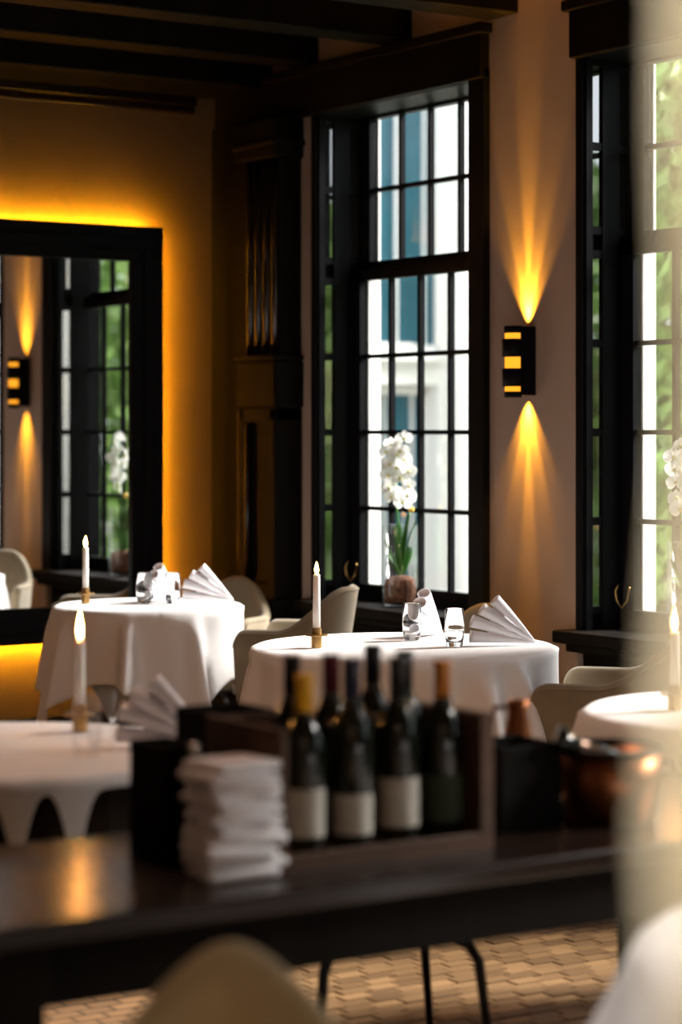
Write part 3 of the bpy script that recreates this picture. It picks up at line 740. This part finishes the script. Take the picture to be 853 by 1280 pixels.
# stack of folded napkins
NST = 11
ords = ['topmost', 'second', 'third', 'fourth', 'fifth', 'sixth', 'seventh', 'eighth', 'ninth', 'tenth', 'eleventh', 'twelfth', 'thirteenth', 'fourteenth', 'bottom']
rs = random.Random(4)
sxc, syc = on_side(291, 3.235), 3.235
z = SZ
for k in range(NST):
    q = NST-1-k
    th = .0178 + rs.uniform(-.002, .002); W2 = .067 + rs.uniform(-.006, .006) + (.004 if k < 4 else 0); D2 = .055
    tl = .010*sin(k*1.3) if k == NST-1 else 0
    rings = []
    for (zz, inset) in ((0, .010), (.003, .002), (th*.5, 0), (th-.003, .002), (th, .010)):
        r = []
        for (cx_, cy_, st) in ((W2-.012, D2-.012, 0), (-W2+.012, D2-.012, 90), (-W2+.012, -D2+.012, 180), (W2-.012, -D2+.012, 270)):
            for a in (0, 30, 60, 90):
                A = radians(st+a); rr = .012-inset
                xx = cx_+rr*cos(A); r.append((xx, cy_+rr*sin(A), zz + .004*sin(xx*30+k*1.7) * (zz/th)))
        rings.append(r)
    mb = MB().loft(rings)
    o = mb.obj('folded_napkin', M['fold'], None, smooth=True, loc=(sxc + rs.uniform(-.010, .010), syc + rs.uniform(-.004, .004), z))
    o.rotation_euler.z = rs.uniform(-.16, .16)
    if q == 0: lab = 'topmost folded white napkin of the stack before the crate'
    elif k == 0: lab = 'folded white napkin at the very bottom of the stack, flat on the sideboard'
    else: lab = '%s folded white napkin from the top of the stack on the sideboard' % ords[q]
    tag(o, lab, 'napkin', 'folded napkins in the stack')
    z += th

# copper cooler
x_, y_ = on_side(762, 3.30), 3.30
wc = thing('wine_cooler', 'round copper wine cooler with dark rim at the right end of the sideboard', 'wine cooler', (x_, y_, SZ)); wc.scale = (1, 1, .88)
MB().lathe([(.001, 0), (.075, 0), (.082, .006), (.092, .08), (.098, .150), (.094, .150), (.088, .08), (.078, .012), (.001, .010)], 40).obj('bucket', M['copper'], wc, smooth=True)
MB().lathe([(.0945, .149), (.100, .150), (.102, .156), (.099, .161), (.094, .158)], 40, cap0=False, cap1=False).obj('rim', M['metal'], wc, smooth=True)
for s_ in (-1, 1):
    MB().tube([RIGHT*s_*.094 + Vector((0, 0, .125)), RIGHT*s_*.115 + Vector((0, 0, .128)), RIGHT*s_*.120 + Vector((0, 0, .105)), RIGHT*s_*.090 + Vector((0, 0, .095))], .006, 8).obj('handle', M['metal'], wc, smooth=True)
def lying(px, py, y, label, dx, foil, dz=-.062):
    x = on_side(px, y); d = x*FS+y*FC; zt_ = zof(py, d)
    b = thing('wine_bottle', label, 'bottle', (x, y, zt_), 0, 'bottles leaning in the copper cooler')
    A = Vector((0, 0, 0)); B = RIGHT*dx + Vector((0, .0, dz)); 
    u = (B-A).normalized(); pts = [A - u*.0, A + u*.004, A+u*.075, A+u*.10, A+u*.12]
    MB().tube(pts[2:] , [.0145, .018, .030], 16).obj('glass_body', M['bottle'], b, smooth=True)
    MB().tube(pts[:3], [.013, .0155, .0150], 16).obj('capsule', foil, b, smooth=True)
lying(772, 950, 3.24, 'wine bottle lying across the copper cooler, silver capsule to the right', -.10, M['silver'], .035)
lying(735, 948, 3.36, 'wine bottle leaning deeper in the copper cooler, dark capsule behind the silver one', -.03, M['blackfoil'])
x_, y_ = on_side(648, 3.50), 3.50
jg = thing('copper_jug', 'small shiny copper jug behind the low black box, right of the wine crate', 'jug', (x_, y_, SZ)); jg.scale = (.75, .75, 1.06)
MB().lathe([(.001, 0), (.036, 0), (.042, .01), (.046, .08), (.036, .14), (.026, .175), (.030, .198), (.027, .198), (.023, .175), (.032, .14), (.040, .08), (.036, .014), (.001, .012)], 28).obj('body', M['copper'], jg, smooth=True)
MB().tube([RIGHT*-.03 + Vector((0, 0, .185)), RIGHT*-.062 + Vector((0, 0, .185)), RIGHT*-.07 + Vector((0, 0, .14)), RIGHT*-.045 + Vector((0, 0, .09))], .005, 8).obj('handle', M['copper'], jg, smooth=True)

# ------------------------------------------------------------------ added translucent sheet near the camera, makes the bright pale haze at right
rows = []
for k in range(41):
    row = []; z = .02 + 3.10*k/40
    for j in range(90):
        u = j/89; e = .117 - .007*math.exp(-((z-1.27)/.07)**2) + .004*math.exp(-((z-1.42)/.05)**2)
        r = e + u*.16; dd = .78 + .016*sin(u*30) + .006*sin(u*13+1)
        p = FWD*dd + RIGHT*r; row.append((p.x, p.y, z))
    rows.append(row)
cu = MB().loft(rows, False, False, False).obj('haze_sheet', M['sheer'], None, smooth=True)
tag(cu, 'pale translucent stand-in sheet blurred along the right edge, close to the camera', 'translucent sheet')

# ------------------------------------------------------------------ outside: neighbouring white wing, garden trees
gd = struct('garden_ground'); MB().box(5.43, 40, -30, 40, -.5, -.38).obj('paving', M['paving'], gd)
MB().box(6.8, 9.2, -12, 11, -.38, -.33).obj('lawn', M['lawn'], gd)
YF = 14.0
fb = thing('white_building', 'white rendered building with tall dark teal windows outside, seen through the far window', 'building', (5.5, YF, -.4))
def fx(px): return on_y(px, YF)[0]
def fz(py, px=520): return zof(py, on_y(px, YF)[1])
def frel(mb): mb.v = [(x-5.5, y-YF, z+.4) for x, y, z in mb.v]; return mb
xa, xb = fx(430), fx(549)
H = 4.6
fwm = MB()
fwm.box(5.5, xa, YF, YF+.4, -.4, H).box(xb, fx(660), YF, YF+.4, -.4, H)
fwm.box(xa, xb, YF, YF+.4, fz(481), fz(441)).box(xa, xb, YF, YF+.4, 4.2, H).box(xa, xb, YF+.38, YF+.4, -.4, H)
frel(fwm).obj('wall', M['white_wall'], fb)
frel(MB().box(fx(560), fx(640), YF-.16, YF, -.4, H)).obj('pilaster', M['white_wall'], fb, bevel=.02)
frel(MB().box(xa-.1, xb+.0, YF-.07, YF, fz(452), fz(443)).box(xa-.1, xb+.02, YF-.04, YF, fz(458), fz(452))).obj('string_course', M['white_wall'], fb, bevel=.01)
def fwindow(z0, z1, bars, dp=.2):
    w = frel(MB().box(xa, xa+.06, YF+dp-.03, YF+dp, z0, z1).box(xb-.015, xb, YF+dp-.03, YF+dp, z0, z1).box(xa, xb, YF+dp-.03, YF+dp, z0, z0+.06).box(xa, xb, YF+dp-.03, YF+dp, z1-.06, z1)).obj('window', M['white_trim'], fb)
    for (p0, p1) in bars: frel(MB().box(fx(p0), fx(p1), YF+dp-.035, YF+dp, z0, z1)).obj('bar', M['white_trim'], w)
    frel(MB().box(xa, xb, YF+dp, YF+dp+.02, z0, z1)).obj('pane', M['teal'], w)
fwindow(fz(441), 4.2, ((497, 498.5), (532, 533.2)), .045)
fwindow(-.4, fz(483), ((497, 498.5), (531.5, 532.8)))
frel(MB().box(fx(430), fx(519), YF+.0, YF+.04, fz(437), fz(429))).obj('sill', M['white_trim'], fb)

def leaf_cloud(name, blobs, n, size, seed, m_, parent):
    rnd = random.Random(seed); vs = []; fs = []
    tot = sum(b[3]*b[4]*b[5] for b in blobs)
    for (cx_, cy_, cz_, sx_, sy_, sz_) in blobs:
        for _ in range(int(n*sx_*sy_*sz_/tot)):
            while True:
                a, b, c = rnd.uniform(-1, 1), rnd.uniform(-1, 1), rnd.uniform(-1, 1); q = a*a+b*b+c*c
                if .25 < q < 1: break
            p = Vector((cx_+a*sx_, cy_+b*sy_, cz_+c*sz_))
            u = Vector((rnd.uniform(-1, 1), rnd.uniform(-1, 1), rnd.uniform(-1.2, .2))).normalized()
            v = u.cross(Vector((rnd.uniform(-1, 1), rnd.uniform(-1, 1), rnd.uniform(-1, 1)))).normalized()
            s_ = size*rnd.uniform(.6, 1.3); o = len(vs)
            w_ = u.cross(v)*.12*s_
            vs += [p, p+u*s_*.4+v*s_*.3+w_, p+u*s_, p+u*s_*.4-v*s_*.3+w_]; fs += [(o, o+1, o+2), (o, o+2, o+3)]
    mb = MB(); mb.v = [tuple(v) for v in vs]; mb.f = fs
    o = mb.obj(name, m_, parent); o['kind'] = 'stuff'; return o
def tree(x, y, h, blobs, n, seed, label, size=.11):
    t = thing('garden_tree', label, 'tree', (x, y, -.4), 0, 'garden trees')
    MB().tube([(0, 0, 0), (.03, .02, h*.3), (-.02, .04, h*.6), (.02, 0, h*.85)], [.12, .10, .07, .03], 10).obj('trunk', M['trunk'], t, smooth=True)
    leaf_cloud('foliage', blobs, n, size, seed, M['tree_leaf'], t)
# beyond the window right of the sconce
tree(9.7, 10.4, 4.2, [(0, 0, 3.2, 1.1, 1.1, 1.2), (.3, -.4, 1.9, 1.0, .9, 1.2), (0, .3, .8, 1.0, 1.0, .8)], 12000, 1, 'leafy green tree filling the window right of the sconce', .17)
tree(12.3, 12.0, 4.6, [(0, 0, 3.2, 1.3, 1.2, 1.3), (-.2, .2, 1.5, 1.2, 1.2, 1.2)], 9000, 2, 'second leafy tree behind the first, glimpsed through the window right of the sconce', .14)
# garden side that the mirror sees through the windows
tree(9.0, 3.6, 3.6, [(0, 0, 2.6, 1.1, 1.3, 1.1), (0, .2, 1.2, 1.0, 1.2, 1.0)], 9000, 3, 'leafy green tree seen only in the mirror, through the reflected window', .17)
tree(9.6, .6, 3.8, [(0, 0, 2.6, 1.2, 1.4, 1.1), (0, .2, 1.2, 1.1, 1.3, 1.0)], 8000, 4, 'leafy tree farther off in the mirror reflection, at its left edge', .17)
